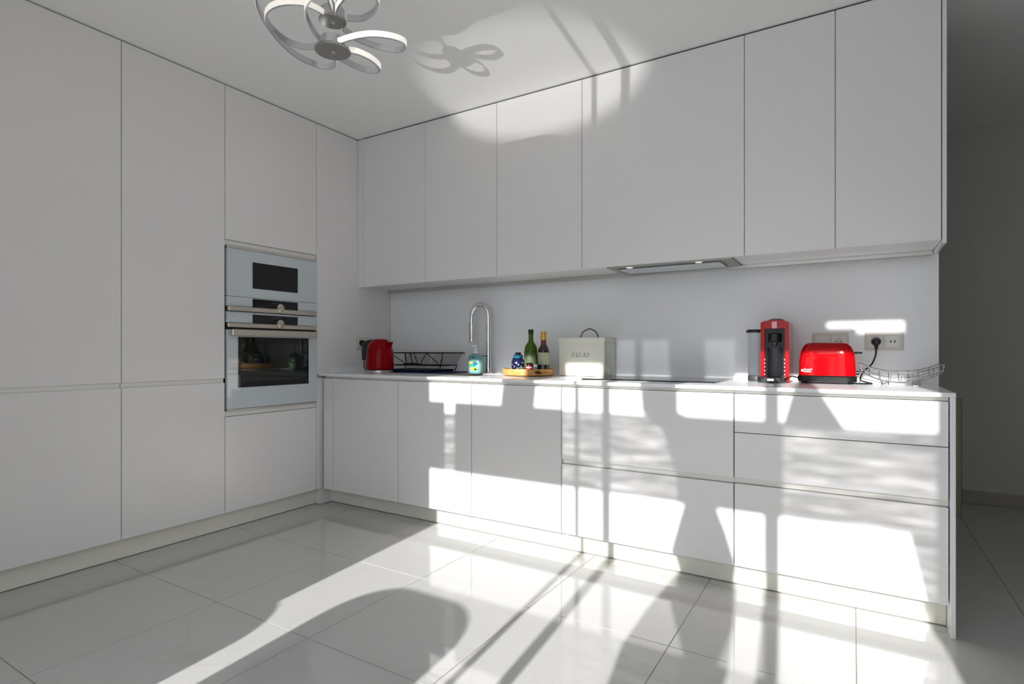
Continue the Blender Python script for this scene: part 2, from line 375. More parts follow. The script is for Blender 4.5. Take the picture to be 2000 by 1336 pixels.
# plinths
o = MB().box(-3.185, -3.17, .30, 2.597, .004, .108).build('plinth', M_PLINTH); tag(o, 'long pale plinth under the tall cabinets on the left', 'plinth')
o = MB().box(-3.19, -3.12, 2.5975, 2.71, .004, .108).build('plinth', M_CAB); tag(o, 'short white plinth piece in the inside corner', 'plinth')
o = MB().box(-3.12, .304, 2.695, 2.71, .004, .108).build('plinth', M_PLINTH); tag(o, 'long pale plinth under the base cabinets by the back wall', 'plinth')

# ---- microwave
def yz_box(x0, x1, y0, y1, z0, z1, bev=0.0, seg=1): return MB().box(x0, x1, y0, y1, z0, z1, bev, seg)
mw = thing('compact_microwave', (-3.3, 2.245, 1.29), 'white glass built-in microwave above the oven', 'microwave')
A0, A1 = 1.925, 2.563
yz_box(-3.5, FX-.012, A0+.002, A1-.002, 1.276, 1.667).build('housing', M_BLACK, mw)
yz_box(FX-.010, FX+.008, A0, A1, 1.658, 1.668).build('trim_strip', M_ALU, mw)
d = yz_box(FX-.010, FX+.012, A0, A1, 1.3765, 1.656, .0015).build('door', M_WGLASS, mw)
yz_box(FX+.010, FX+.0135, 2.085, 2.408, 1.432, 1.591).build('window', M_BGLASS, d)
pn = yz_box(FX-.010, FX+.012, A0, A1, 1.317, 1.3745, .0015).build('control_panel', M_WGLASS, mw)
yz_box(FX+.010, FX+.0135, 2.085, 2.408, 1.317, 1.369).build('display', M_BGLASS, pn)
yz_box(FX+.0130, FX+.0142, 2.215, 2.285, 1.347, 1.360).build('screen', mat('dim_screen', (.03, .032, .035), .2), pn)
yz_box(FX-.010, FX+.030, A0, A1-.014, 1.289, 1.3155, .002).build('handle', M_STEEL, mw)
MB().tube([(FX+.010, 2.262, 1.322), (FX+.040, 2.262, 1.322), (FX+.042, 2.262, 1.322)], [.026, .026, .022], 24).build('knob', M_STEEL, mw)
# ---- oven
ov = thing('wall_oven', (-3.3, 2.245, .705), 'white glass built-in oven with dark window and steel handle', 'oven')
yz_box(-3.5, FX-.012, A0+.002, A1-.002, .702, 1.274).build('housing', M_BLACK, ov)
pn = yz_box(FX-.010, FX+.012, A0, A1, 1.2205, 1.286, .0015).build('control_panel', M_WGLASS, ov)
yz_box(FX+.010, FX+.0135, 2.085, 2.408, 1.222, 1.274).build('display', M_BGLASS, pn)
yz_box(FX+.0130, FX+.0142, 2.215, 2.285, 1.250, 1.264).build('screen', MATS['dim_screen'], pn)
yz_box(FX-.010, FX+.022, A0, A1-.008, 1.193, 1.219, .002).build('trim_strip', M_STEEL, ov)
MB().tube([(FX+.010, 2.262, 1.222), (FX+.040, 2.262, 1.222), (FX+.042, 2.262, 1.222)], [.026, .026, .022], 24).build('knob', M_STEEL, ov)
d = yz_box(FX-.010, FX+.012, A0, A1, .712, 1.180, .0015).build('door', M_WGLASS, ov)
yz_box(FX+.010, FX+.0135, 1.992, 2.494, .836, 1.137).build('window', M_BGLASS, d)
yz_box(FX+.0130, FX+.0142, 2.015, 2.475, .870, 1.097).build('inner_glass', mat('smoked_glass', (.010, .011, .010), .03, spec=.6), d)
yz_box(FX+.030, FX+.048, A0+.012, A1-.022, 1.143, 1.181, .003).build('handle', M_STEEL, ov)
for yy in (1.975, 2.512): yz_box(FX+.010, FX+.032, yy-.01, yy+.01, 1.150, 1.172).build('handle_post', M_STEEL, ov)
yz_box(FX-.012, FX+.006, A0, A1, .702, .709).build('trim_strip', M_ALU, ov)

# ------------------------------------------------------------------ base cabinets
BYF = 2.612   # front plane
def base_unit(x0, x1, parts, label, ctop=.884):
    t = thing('base_cabinet', ((x0+x1)/2, 2.95, 0), label, 'cabinet', 'white handleless base cabinets')
    MB().box(x0, x1, 2.634, 3.26, .118, ctop-.02).build('carcass', M_GAP, t)
    g = .0022
    for nm, z0, z1 in parts:
        if nm == 'grip_rail': MB().box(x0+.0005, x1-.0005, 2.628, 2.645, z0, z1).build(nm, M_RAIL, t)
        else: MB().box(x0+g, x1-g, BYF, BYF+.020, z0, z1, .0012).build(nm, M_CAB, t)
    return t
one = [('door', .111, .866), ('grip_rail', .868, .884)]
base_unit(-3.10, -3.005, [('filler', .111, .866), ('grip_rail', .868, .884)], 'narrow white corner base unit beside the oven cabinet')
base_unit(-3.005, -2.42, one, 'white base cabinet under the kettle and drying rack, leftmost single door')
base_unit(-2.42, -1.86, one, 'white base cabinet under the soap bottle and tap', ctop=.70)
base_unit(-1.86, -1.29, one, 'white base cabinet under the wooden tray of bottles')
base_unit(-1.29, -.447, [('drawer', .497, .866), ('grip_rail', .472, .496), ('drawer', .111, .470), ('grip_rail', .868, .884)], 'wide white base cabinet with two drawers under the hob')
base_unit(-.447, .304, [('drawer', .698, .866), ('drawer', .499, .695), ('grip_rail', .474, .498), ('drawer', .111, .472), ('grip_rail', .868, .884)], 'white base cabinet with three drawers under toaster and coffee machine')

# worktop with sink cut-out
SX0, SX1, SY0, SY1 = -2.34, -1.96, 2.80, 3.12
w = MB()
w.box(-3.119, SX0, 2.590, BY-.001, .884, .90).box(SX1, .321, 2.590, BY-.001, .884, .90).box(SX0, SX1, 2.590, SY0, .884, .90).box(SX0, SX1, SY1, BY-.001, .884, .90)
tag(w.build('worktop', M_SPL), 'long thin white stone worktop over the base cabinets', 'worktop')
tag(MB().box(.3055, .321, 2.590, BY-.001, .0005, .8835, .001).build('waterfall_panel', M_SPL), 'white stone end panel standing on the floor at the right end of the worktop', 'panel')
tag(MB().box(-3.119, -3.106, 2.70, BY-.001, .9005, .938, .001).build('upstand', M_SPL), 'low white upstand on the worktop against the tall side panel by the kettle', 'upstand')
sk = thing('sink', (-2.15, 2.96, .76), 'stainless sink set into the worktop in front of the tap', 'sink')
MB().box(SX0, SX1, SY0, SY0+.004, .76, .897).box(SX0, SX1, SY1-.004, SY1, .76, .897).box(SX0, SX0+.004, SY0, SY1, .76, .897).box(SX1-.004, SX1, SY0, SY1, .76, .897).box(SX0, SX1, SY0, SY1, .756, .762).build('basin', M_ALU, sk)
MB().lathe((-2.15, 2.96, .762), [(.04, 0), (.04, .003), (.02, .003)], 20).build('drain', M_CHROME, sk)
# wine cooler / door handle on the end panel
hd = thing('appliance_handle', (.34, 2.9, .386), 'dark bar handle on the outer face of the worktop end panel', 'handle')
MB().box(.352, .374, 2.86, 2.880, .386, .862, .002).build('grip', mat('bronze_metal', (.10, .085, .06), .25, .8), hd)
for zz in (.386, .80, .85): MB().box(.3215, .353, 2.862, 2.878, zz, zz+.010).build('post', MATS['bronze_metal'], hd)

# hob
hb = MB().box(-1.254, -.56, 2.785, 3.25, .9003, .906, .001).build('induction_hob', M_BGLASS)
tag(hb, 'flat black glass induction hob set on the worktop under the hood', 'hob')

# ------------------------------------------------------------------ wall cabinets
UY = 2.94
def wall_unit(x0, x1, label, fill=False):
    t = thing('wall_cabinet', ((x0+x1)/2, 3.1, 1.52), label, 'cabinet', 'white wall cabinets up to the ceiling')
    MB().box(x0, x1, UY+.021, BY-.002, 1.522, 2.605).build('carcass', M_CAB, t)
    MB().box(x0+.0015, x1-.0015, UY, UY+.020, 1.520, 2.602, .0012).build('filler' if fill else 'door', M_CAB, t)
    return t
wall_unit(-3.119, -3.062, 'narrow white filler unit in the upper left corner', True)
wall_unit(-3.062, -2.475, 'wall cabinet above the kettle, next to the tall side panel')
wall_unit(-2.475, -1.90, 'wall cabinet above the drying rack, second full door from the corner')
wall_unit(-1.90, -1.322, 'wall cabinet above the tap and tray, just left of the wide one')
wall_unit(-1.322, -.455, 'widest wall cabinet, directly over the hood and hob')
wall_unit(-.455, -.069, 'wall cabinet above the coffee machine, right of the wide one')
wall_unit(-.069, .317, 'wall cabinet above toaster and sockets, rightmost door')
o = MB().box(.319, .334, UY-.004, BY-.002, 1.505, 2.605, .001).build('end_panel', M_CAB); tag(o, 'white end panel closing the wall cabinets at the right', 'panel')
o = MB().box(-3.10, .317, 3.245, 3.278, 1.503, 1.5215).build('light_rail', M_ALU); tag(o, 'long grey aluminium strip under the wall cabinets along the backsplash', 'rail')
o = MB().box(-3.06, .317, UY+.006, UY+.012, 2.6022, 2.6095).build('painted_shade_strip', M_GAP); tag(o, 'thin dark strip painting the gap shade between wall cabinets and ceiling', 'painted shade')  # dark strip paints the shade of the gap below the ceiling
# hood
hz = thing('extractor_hood', (-.84, 3.01, 1.50), 'slim steel extractor hood in the underside of the widest wall cabinet', 'hood')
MB().box(-1.175, -.515, 2.945, 3.24, 1.512, 1.5205, .001).build('frame', mat('grey_steel', (.32, .31, .28), .35, .8), hz)
MB().box(-1.125, -.575, 2.995, 3.195, 1.5095, 1.5125).build('painted_shade_slab', M_BLACK, hz)  # black slab paints the shade of the slot around the glass
MB().box(-1.118, -.582, 3.000, 3.190, 1.5065, 1.511, .001).build('glass_panel', M_WGLASS, hz)
for xx in (-1.05, -.68): MB().lathe((xx, 2.970, 1.5095), [(.018, 0), (.018, .003)], 18).build('spotlight', M_LED, hz)

# ------------------------------------------------------------------ small objects
ZC = .9003
# kettle
k = thing('electric_kettle', (-2.815, 2.857, ZC), 'red electric kettle with black handle in the left corner of the worktop', 'kettle')
kx, ky = -2.815, 2.857
MB().lathe((kx, ky, ZC), [(.088, 0), (.090, .006), (.088, .020), (.078, .026)], 32).build('base', M_ALU, k)
MB().lathe((kx, ky, ZC), [(.094, .027), (.096, .034), (.095, .10), (.091, .15), (.083, .19), (.070, .213), (.058, .222)], 36).build('body', M_DRED, k)
MB().lathe((kx, ky, ZC), [(.058, .222), (.052, .231), (.030, .237), (.008, .238)], 28).build('lid', M_DRED, k)
MB().prism([(kx+.05, ZC+.205), (kx+.108, ZC+.214), (kx+.10, ZC+.202), (kx+.08, ZC+.165)], 'y', ky-.02, ky+.02).build('spout', M_DRED, k)
hp = spline([(kx-.055, ky, ZC+.218), (kx-.10, ky, ZC+.214), (kx-.142, ky, ZC+.196), (kx-.150, ky, ZC+.15), (kx-.153, ky, ZC+.09)], 5)
MB().tube(hp, [.015+.004*math.sin(i/len(hp)*PI) for i in range(len(hp))], 10).build('handle', M_BLACK, k)
MB().box(kx-.100, kx-.062, ky-.045, ky+.045, ZC+.03, ZC+.205, .010, 2).build('handle_mount', M_BLACK, k)
MB().cyl((kx-.135, ky, ZC+.128), (kx-.085, ky, ZC+.105), .004, 8).build('switch', M_BLACK, k)

# sockets
def socket_plate(axis, fixed, a0, a1, z0, z1, label, kinds, sgn):
    """two-gang frame on a wall; axis 'y' = on the back wall, 'x' = on the left panel"""
    def B(u0, u1, w0, w1, d0, d1, bev=.001):
        lo, hi = fixed+sgn*d0, fixed+sgn*d1
        if axis == 'y': return MB().box(u0, u1, min(lo, hi), max(lo, hi), w0, w1, bev)
        return MB().box(min(lo, hi), max(lo, hi), u0, u1, w0, w1, bev)
    def C(u, w, r, d0, d1):
        if axis == 'y': return MB().cyl((u, fixed+sgn*d0, w), (u, fixed+sgn*d1, w), r, 22)
        return MB().cyl((fixed+sgn*d0, u, w), (fixed+sgn*d1, u, w), r, 22)
    loc = ((a0+a1)/2, fixed, z0) if axis == 'y' else (fixed, (a0+a1)/2, z0)
    t = thing('wall_socket', loc, label, 'socket', 'double wall sockets above the worktop')
    B(a0, a1, z0, z1, .0004, .009, .002).build('frame', M_SOCK, t)
    w = (a1-a0)/2; zm = (z0+z1)/2
    for i, kd in enumerate(kinds):
        u = a0+w*(i+.5)+(.004 if i == 0 else -.004)
        o = B(u-w*.37, u+w*.37, zm-.028, zm+.028, .008, .012).build('module', M_SOCKW, t)
        if kd == 'socket':
            C(u, zm, .021, .0115, .0135).build('socket_face', M_SOCK, o)
            for s in (-1, 1): C(u+s*.008, zm, .0028, .0136, .0142).build('hole', M_BLACK, o)
        elif kd == 'usb':
            B(u-.018, u+.018, zm-.019, zm+.019, .0115, .0135, .003).build('socket_face', M_WHITE, o)
            for s in (-1, 1):
                B(u+s*.008-.003, u+s*.008+.003, zm-.008, zm+.006, .0136, .0144, 0).build('port', mat('port_grey', (.12, .12, .14), .5), o)
        else:
            B(u-w*.30, u+w*.30, zm-.023, zm+.023, .0115, .0135).build('rocker', M_SOCKW, o)
    return t
socket_plate('y', BY, -.180, -.018, 1.055, 1.146, 'beige double wall socket partly hidden behind the red toaster', ['switch', 'socket'], -1)
socket_plate('y', BY, .050, .207, 1.055, 1.146, 'beige double wall socket right of the toaster with a black plug in it', ['socket', 'usb'], -1)
socket_plate('x', FX, 2.915, 3.075, 1.065, 1.152, 'double wall socket on the side panel behind the kettle', ['socket', 'socket'], 1)

def plug(loc, d, label, cord_pts, r=.0035):
    t = thing('power_plug', loc, label, 'plug')
    d = Vector(d); L = Vector(loc)
    MB().tube([L, L+d*.012, L+d*.028, L+d*.034], [.021, .021, .016, .009], 22).build('plug_body', M_BLACK, t)
    MB().tube([L+d*.018, L+d*.022+Vector((0, 0, -.018)), L+d*.022+Vector((0, 0, -.042))], [.010, .009, .005], 12).build('strain_relief', M_BLACK, t)
    MB().tube(spline(cord_pts, 6), r, 8).build('cord', M_BLACK, t)
    return t
plug((.096, BY-.0145, 1.100), (0, -1, 0), 'black plug and cord in the right-hand socket, running behind the toaster',
     [(.096, BY-.036, 1.062), (.094, BY-.038, 1.035), (.078, BY-.05, .99), (.045, BY-.07, .955), (.03, BY-.09, .915), (.06, BY-.12, .904), (.075, 3.08, .904), (.045, 3.03, .904), (-.02, 3.02, .9045)])
plug((FX+.0145, 2.962, 1.113), (1, 0, 0), 'black plug and cord in the socket behind the kettle',
     [(FX+.036, 2.962, 1.075), (FX+.038, 2.962, 1.04), (FX+.04, 2.965, .98), (FX+.05, 2.96, .93), (FX+.09, 2.95, .904), (-2.96, 2.93, .904)], .004)

# drying mat and rack
t = MB().sup((-2.67, 3.105, ZC), [(.335, .142, 0), (.34, .147, .002), (.34, .147, .006), (.335, .142, .008)], 14, 48).build('drying_mat', M_NAVY)
tag(t, 'navy blue drying mat under the black dish rack', 'mat')
rk = thing('dish_rack', (-2.64, 3.10, ZC+.008), 'black wire dish drying rack standing on the navy mat', 'dish rack')
zt, zb = 1.040, .952
def rect(x0, x1, y0, y1, z): return [(x0, y0, z), (x1, y0, z), (x1, y1, z), (x0, y1, z)]
TX0, TX1, BX0, BX1 = -2.955, -2.372, -2.912, -2.415
TY0, TY1, RY0, RY1 = 3.0, 3.245, 3.03, 3.215
def frame_tube(pts, r):
    m = MB()
    for a, b in zip(pts, pts[1:]+pts[:1]): m.tube([a, b], r, 8)
    return m
frame_tube(rect(TX0, TX1, TY0, TY1, zt), .0045).build('top_rim', M_BLACK, rk)
frame_tube(rect(BX0, BX1, RY0, RY1, zb), .0038).build('bottom_rim', M_BLACK, rk)
N = 34
for i in range(N+1):
    f_ = i/N; xt = TX0+(TX1-TX0)*f_; xb = BX0+(BX1-BX0)*f_
    MB().tube([(xt, TY0, zt), (xb, RY0, zb)] if i % 17 == 0 else [(xt, TY1, zt), (xb, RY1, zb), (xb, RY0, zb)], .0018 if i % 17 else .0035, 5, cap=False).build('wire', M_BLACK, rk)
for (a, b) in [(.17, .01), (.17, .40), (.42, .38), (.56, .60), (.75, .62), (.75, .99)]:
    MB().tube([(TX0+(TX1-TX0)*a, TY0, zt), (BX0+(BX1-BX0)*b, RY0, zb)], .003, 6).build('strut', M_BLACK, rk)
for sx, xx in ((-1, BX0), (1, BX1)):
    for yy in (RY0, RY1): MB().tube([(xx-sx*-.0, yy, zb), (xx-sx*.02, yy, ZC+.0085)], .0035, 6).build('leg', M_BLACK, rk)
MB().tube(spline([(BX0+.15, RY0, zb+.002), (-2.72, RY0-.008, zb+.010), (-2.65, RY0-.008, zb+.012), (-2.58, RY0-.008, zb+.006), (BX1-.16, RY0, zb)], 4), .006, 8).build('cutlery_bar', M_BLACK, rk)
o = MB().sup((-2.64, 3.09, ZC+.0085), [(.20, .10, 0), (.215, .115, .004), (.225, .12, .016), (.222, .117, .016), (.21, .11, .006)], 10, 40).build('drip_tray', mat('dark_teal_plastic', (.01, .03, .04), .35), rk)

# tap
tp = thing('kitchen_tap', (-2.135, 3.2, ZC), 'tall chrome swan-neck kitchen tap behind the sink', 'tap')
MB().lathe((-2.135, 3.2, ZC), [(.026, 0), (.026, .006), (.019, .010), (.017, .10), (.0145, .14)], 24).build('base', M_CHROME, tp)
arc = [(-2.135, 3.2, .98), (-2.135, 3.2, 1.26)]
for i in range(1, 13):
    a = i/12*PI; arc.append((-2.198+.063*math.cos(a), 3.2-.02*i/12, 1.285+.088*math.sin(a)))
arc += [(-2.262, 3.18, 1.25)]
MB().tube(spline(arc, 3), .0148, 14).build('neck', M_CHROME, tp)
MB().tube([(-2.262, 3.18, 1.262), (-2.262, 3.18, 1.235), (-2.262, 3.18, 1.23), (-2.262, 3.18, 1.12), (-2.262, 3.18, 1.115)], [.0165, .0165, .0150, .0165, .014], 16).build('spray_head', M_CHROME, tp)
MB().tube([(-2.135, 3.2, 1.022), (-2.172, 3.19, 1.024), (-2.178, 3.19, 1.024)], [.013, .013, .010], 14).build('valve', M_CHROME, tp)
MB().tube([(-2.172, 3.19, 1.024), (-2.20, 3.18, 1.085)], [.005, .004], 8).build('lever', M_CHROME, tp)

# soap bottle
sp = thing('soap_bottle', (-2.172, 3.1, ZC), 'mint green soap bottle with a fish label left of the tap', 'bottle')
MB().sup((-2.172, 3.10, ZC), [(.044, .026, 0), (.050, .030, .004), (.051, .031, .10), (.044, .028, .122), (.026, .02, .132), (.016, .015, .136)], 3.2, 32).build('bottle', mat('mint_plastic', (.16, .38, .40), .25, noise=.1), sp)
MB().sup((-2.172, 3.10, ZC), [(.0515, .0315, .012), (.0522, .032, .013), (.0522, .032, .096), (.0515, .0315, .097)], 3.2, 32).build('label', M_SOAP, sp)
MB().lathe((-2.172, 3.10, ZC), [(.015, .134), (.015, .150), (.006, .152), (.005, .178)], 16).build('pump_collar', M_CLEAR if False else M_WHITE, sp)
MB().tube([(-2.172, 3.10, ZC+.178), (-2.172, 3.10, ZC+.188), (-2.20, 3.085, ZC+.186)], [.009, .008, .004], 12).build('pump_head', M_WHITE, sp)
for (dx, dz, a, b, mm) in [(-.012, .055, .024, .011, M_GRN), (.016, .068, .018, .012, M_TEAL), (-.020, .072, .012, .012, M_YEL), (.004, .034, .030, .009, M_YEL), (.02, .03, .010, .007, M_GRN), (0, .112, .010, .006, M_TEAL)]:
    out = [(-2.172+dx+a*math.cos(2*PI*q/14)*(1+.25*math.cos(6*PI*q/14)), ZC+dz+b*math.sin(2*PI*q/14)) for q in range(14)]
    yy = 3.10-.0325 if dz < .1 else 3.10-.0295
    MB().prism(out, 'y', yy-.0012, yy+.002).build('fish_print', mm, sp)

# wooden tray with bottles
tx, ty = -1.725, 3.03
tr = thing('wooden_tray', (tx, ty, ZC), 'round light wooden tray holding bottles and jars', 'tray')
MB().lathe((tx, ty, ZC+.004), [(.150, 0), (.158, .004), (.162, .036), (.160, .040), (.152, .040), (.148, .010)], 44).build('bowl', M_WOOD, tr)
MB().lathe((tx, ty, ZC), [(.10, 0), (.10, .005)], 32).build('foot', M_WOOD, tr)
MB().tube(spline([(tx+.125, ty-.10, ZC+.030), (tx+.155, ty-.105, ZC+.036), (tx+.182, ty-.08, ZC+.034), (tx+.180, ty-.045, ZC+.030), (tx+.150, ty-.03, ZC+.030)], 5), .008, 10).build('handle', M_WOOD, tr)
MB().box(tx+.113, tx+.145, ty-.118, ty-.095, ZC+.018, ZC+.034, .004, 2).build('handle_cutout', mat('dark_brown', (.05, .015, .004), .6), tr)
ZT = ZC+.0145
def bottle(name, x, y, prof, m, label, cat, group=None):
    t = thing(name, (x, y, ZT), label, cat, group); MB().lathe((x, y, ZT), prof, 24).build('glass_body', m, t); return t
G = 'bottles and jars on the wooden tray'
b = bottle('oil_bottle', -1.706, 3.03, [(.038, 0), (.041, .004), (.041, .145), (.036, .168), (.018, .195), (.015, .210), (.0145, .245)], M_GREEN, 'tall green glass oil bottle standing on the tray', 'bottle', G)
MB().lathe((-1.706, 3.03, ZT), [(.0165, .243), (.0165, .270), (.014, .272)], 20).build('cap', mat('dark_green_cap', (.015, .03, .012), .4), b)
MB().lathe((-1.706, 3.03, ZT), [(.0415, .03), (.0420, .031), (.0420, .125), (.0415, .126)], 24).build('label', mat('olive_label', (.09, .13, .05), .5, noise=.45, nscale=60), b)
b = bottle('wine_bottle', -1.617, 3.03, [(.032, 0), (.035, .004), (.035, .135), (.030, .155), (.016, .178), (.0145, .20), (.014, .24)], M_DGLASS, 'dark bottle with gold neck foil standing on the tray', 'bottle', G)
MB().lathe((-1.617, 3.03, ZT), [(.0160, .205), (.0172, .210), (.0172, .255), (.015, .258)], 20).build('foil_cap', M_GOLD, b)
MB().lathe((-1.617, 3.03, ZT), [(.0190, .172), (.0165, .182), (.0155, .207), (.014, .208)], 20).build('neck_foil', M_WINE, b)
MB().lathe((-1.617, 3.03, ZT), [(.0355, .055), (.0360, .056), (.0360, .128), (.0355, .129)], 24).build('label', M_LABEL, b)
b = bottle('blue_jar', -1.792, 3.02, [(.034, 0), (.041, .006), (.043, .05), (.041, .075), (.030, .09), (.024, .095)], M_BLUE, 'dark blue patterned jar with teal lid at the left of the tray', 'jar', G)
MB().lathe((-1.792, 3.02, ZT), [(.026, .092), (.030, .096), (.030, .108), (.024, .116)], 22).build('lid', M_TEAL, b)
MB().lathe((-1.792, 3.02, ZT), [(.016, .115), (.018, .118), (.018, .128), (.015, .130)], 18).build('knob', M_BLACK, b)
for q in range(14):
    a = -PI*.92+q*.13*PI*.52; zz = ZT+.018+(q*37 % 5)*.012
    MB().cyl((-1.792+.042*math.cos(a), 3.02+.042*math.sin(a), zz), (-1.792+.0438*math.cos(a), 3.02+.0438*math.sin(a), zz), .0055, 8).build('painted_spot', M_GLABEL if q % 2 else mat('lilac_glaze', (.25, .25, .38), .3), b)
b = bottle('blue_tin', -1.835, 3.07, [(.026, 0), (.027, .003), (.027, .085), (.022, .095), (.012, .10)], M_BLUE, 'small dark tin behind the blue jar', 'tin', G)
b = bottle('red_spice_jar', -1.674, 2.955, [(.019, 0), (.020, .002), (.020, .050), (.017, .054)], mat('dark_jar', (.06, .015, .02), .2), 'small spice jar with red and white label at the front of the tray', 'jar', G)
MB().lathe((-1.674, 2.955, ZT), [(.0185, .053), (.0185, .066), (.016, .067)], 18).build('lid', M_BLACK, b)
for z0 in (.008, .026, .042): MB().lathe((-1.674, 2.955, ZT), [(.0203, z0), (.0207, z0+.001), (.0207, z0+.009), (.0203, z0+.010)], 18).build('label_band', mat('crimson_band', (.45, .02, .05), .4), b)
for z0 in (.018, .036): MB().lathe((-1.674, 2.955, ZT), [(.0203, z0), (.0206, z0+.001), (.0206, z0+.006), (.0203, z0+.007)], 18).build('label_band', M_WHITE, b)
b = bottle('salt_shaker', -1.638, 2.96, [(.014, 0), (.015, .002), (.013, .042), (.011, .044)], mat('pale_blue_glass', (.30, .40, .45), .15), 'little pale blue shaker beside the red spice jar', 'shaker', G)
MB().lathe((-1.638, 2.96, ZT), [(.0125, .043), (.0125, .056), (.006, .061)], 16).build('cap', M_CHROME, b)
b = bottle('black_jar', -1.652, 3.105, [(.028, 0), (.030, .003), (.030, .078), (.024, .084)], M_DGLASS, 'black jar between the green and the gold-necked bottle', 'jar', G)
MB().lathe((-1.660, 3.06, ZT), [(.026, .083), (.026, .100), (.022, .102)], 20).build('lid', M_BLACK, b)
b = bottle('short_amber_jar', -1.725, 2.945, [(.019, 0), (.020, .002), (.020, .030), (.017, .033)], mat('amber_jar', (.10, .06, .02), .2, noise=.3, nscale=80), 'short amber jar in front of the green bottle', 'jar', G)
MB().lathe((-1.725, 2.945, ZT), [(.018, .032), (.018, .038), (.015, .039)], 18).build('lid', mat('olive_lid', (.16, .18, .10), .4), b)
o = MB().sup((-1.795, 2.945, ZT), [(.030, .014, 0), (.034, .018, .006), (.030, .014, .014), (.01, .005, .018)], 2.2, 24).build('yellow_sachet', mat('lemon', (.75, .65, .10), .5))
tag(o, 'yellow sachet lying in front of the blue jar on the tray', 'sachet', G)

# bread bin
bx0, bx1, by0, by1 = -1.540, -1.243, 3.085, 3.262
bb = thing('bread_bin', ((bx0+bx1)/2, (by0+by1)/2, ZC), 'cream metal bread bin lettered BREAD with a dark hoop handle', 'bread bin')
MB().box(bx0, bx1, by0, by1, ZC+.002, 1.112, .004, 2).build('body', M_BIN, bb)
ld = MB().box(bx0-.003, bx1+.003, by0-.003, by1+.003, 1.106, 1.134, .003, 2).build('lid', M_BIN, bb)
xm = (bx0+bx1)/2+.03; ymid = by0+.055
MB().tube(spline([(xm-.062, ymid, 1.135), (xm-.055, ymid, 1.142), (xm-.042, ymid, 1.168), (xm, ymid, 1.187), (xm+.042, ymid, 1.168), (xm+.055, ymid, 1.142), (xm+.062, ymid, 1.135)], 5), .0042, 8).build('handle', M_DMETAL, ld)
def letters(txt, x, z, h, y, parent):
    """serif capitals as thin solid strokes"""
    th = h*.20; tn = h*.09; w = h*.66
    for ch in txt:
        m = MB(); D = (y-.0008, y+.0006)
        def S(a, b, c, d): m.box(x+a*w, x+c*w, D[0], D[1], z+b*h, z+d*h)
        def bar(x0, z0, x1, z1, t): m.prism([(x+x0*w-t/2, z+z0*h), (x+x0*w+t/2, z+z0*h), (x+x1*w+t/2, z+z1*h), (x+x1*w-t/2, z+z1*h)], 'y', *D)
        def bowl(cx, cz, rx, rz, t):
            for q in range(8):
                a0 = -PI/2+PI*q/8; a1 = a0+PI/8
                p = lambda a, k: (x+(cx+rx*math.cos(a)*k)*w, z+(cz+rz*math.sin(a)*(k if k == 1 else .86))*h)
                m.prism([p(a0, 1), p(a1, 1), p(a1, .72), p(a0, .72)], 'y', *D)
        if ch in 'BRED': S(.14, 0, .36, 1); S(.0, 0, .5, .06); S(.0, .94, .5, 1)
        if ch == 'B': bowl(.4, .75, .48, .25, 0); bowl(.4, .27, .56, .27, 0); S(.3, .49, .5, .54)
        if ch == 'R': bowl(.4, .74, .5, .26, 0); bar(.45, .5, .92, .0, th); S(.78, 0, 1.1, .06)
        if ch == 'E': S(.3, .94, .9, 1); S(.3, 0, .95, .06); S(.3, .48, .75, .54); S(.86, .8, .92, 1); S(.88, 0, .96, .2); S(.70, .4, .76, .62)
        if ch == 'D': bowl(.4, .5, .64, .5, 0)
        if ch == 'A': bar(.12, 0, .52, 1, tn); bar(.92, 0, .52, 1, th); S(.25, .3, .8, .36); S(-.02, 0, .28, .06); S(.76, 0, 1.12, .06)
        m.build('letter', M_LETTER, parent, smooth=0)
        x += w*1.30
letters('BREAD', -1.452, 1.016, .0275, by0, bb)

# coffee machine
cx, cy = -.325, 3.00
cm = thing('coffee_machine', (cx, 3.10, ZC), 'red capsule coffee machine with clear tank left of the toaster', 'coffee machine')
MB().prism([(cx-.063, ZC+.022), (cx-.045, ZC+.022), (cx-.045, ZC+.262), (cx+.045, ZC+.262), (cx+.045, ZC+.022), (cx+.063, ZC+.022), (cx+.063, ZC+.292), (cx+.045, ZC+.300), (cx, ZC+.305), (cx-.045, ZC+.300), (cx-.063, ZC+.292)], 'y', 2.985, 3.20).build('shell', M_RED, cm)
MB().box(cx-.0625, cx+.0625, 3.05, 3.20, ZC+.003, ZC+.28, .004).build('rear_body', M_RED, cm)
MB().box(cx+.0452, cx+.063, 2.985, 3.20, ZC+.002, ZC+.03, .002).build('side_foot', M_RED, cm)
MB().sup((cx, 3.06, ZC), [(.036, .05, .302), (.034, .048, .308), (.02, .03, .313)], 2.4, 30).build('lever_lid', M_DMETAL, cm)
MB().box(cx-.0448, cx+.0448, 3.00, 3.052, ZC+.02, ZC+.2615).build('front_panel', M_BLACK, cm)
MB().prism([(cx+.040*math.sin(q/10*PI-PI/2), 3.012-.022*math.cos(q/10*PI-PI/2)) for q in range(11)], 'z', ZC+.03, ZC+.17).build('column', mat('graphite_metal', (.045, .045, .05), .32, .5), cm)
MB().box(cx-.012, cx+.012, 2.978, 2.986, ZC+.262, ZC+.297, .001).build('button_strip', mat('rose_metal', (.55, .25, .27), .25, .5), cm)
MB().sup((cx, 3.0, ZC), [(.026, .03, .195), (.03, .034, .20), (.03, .034, .235), (.024, .03, .24)], 3, 26).build('brew_head', M_BLACK, cm)
MB().tube([(cx, 2.985, ZC+.200), (cx, 2.985, ZC+.178)], [.010, .007], 12).build('spout', M_DMETAL, cm)
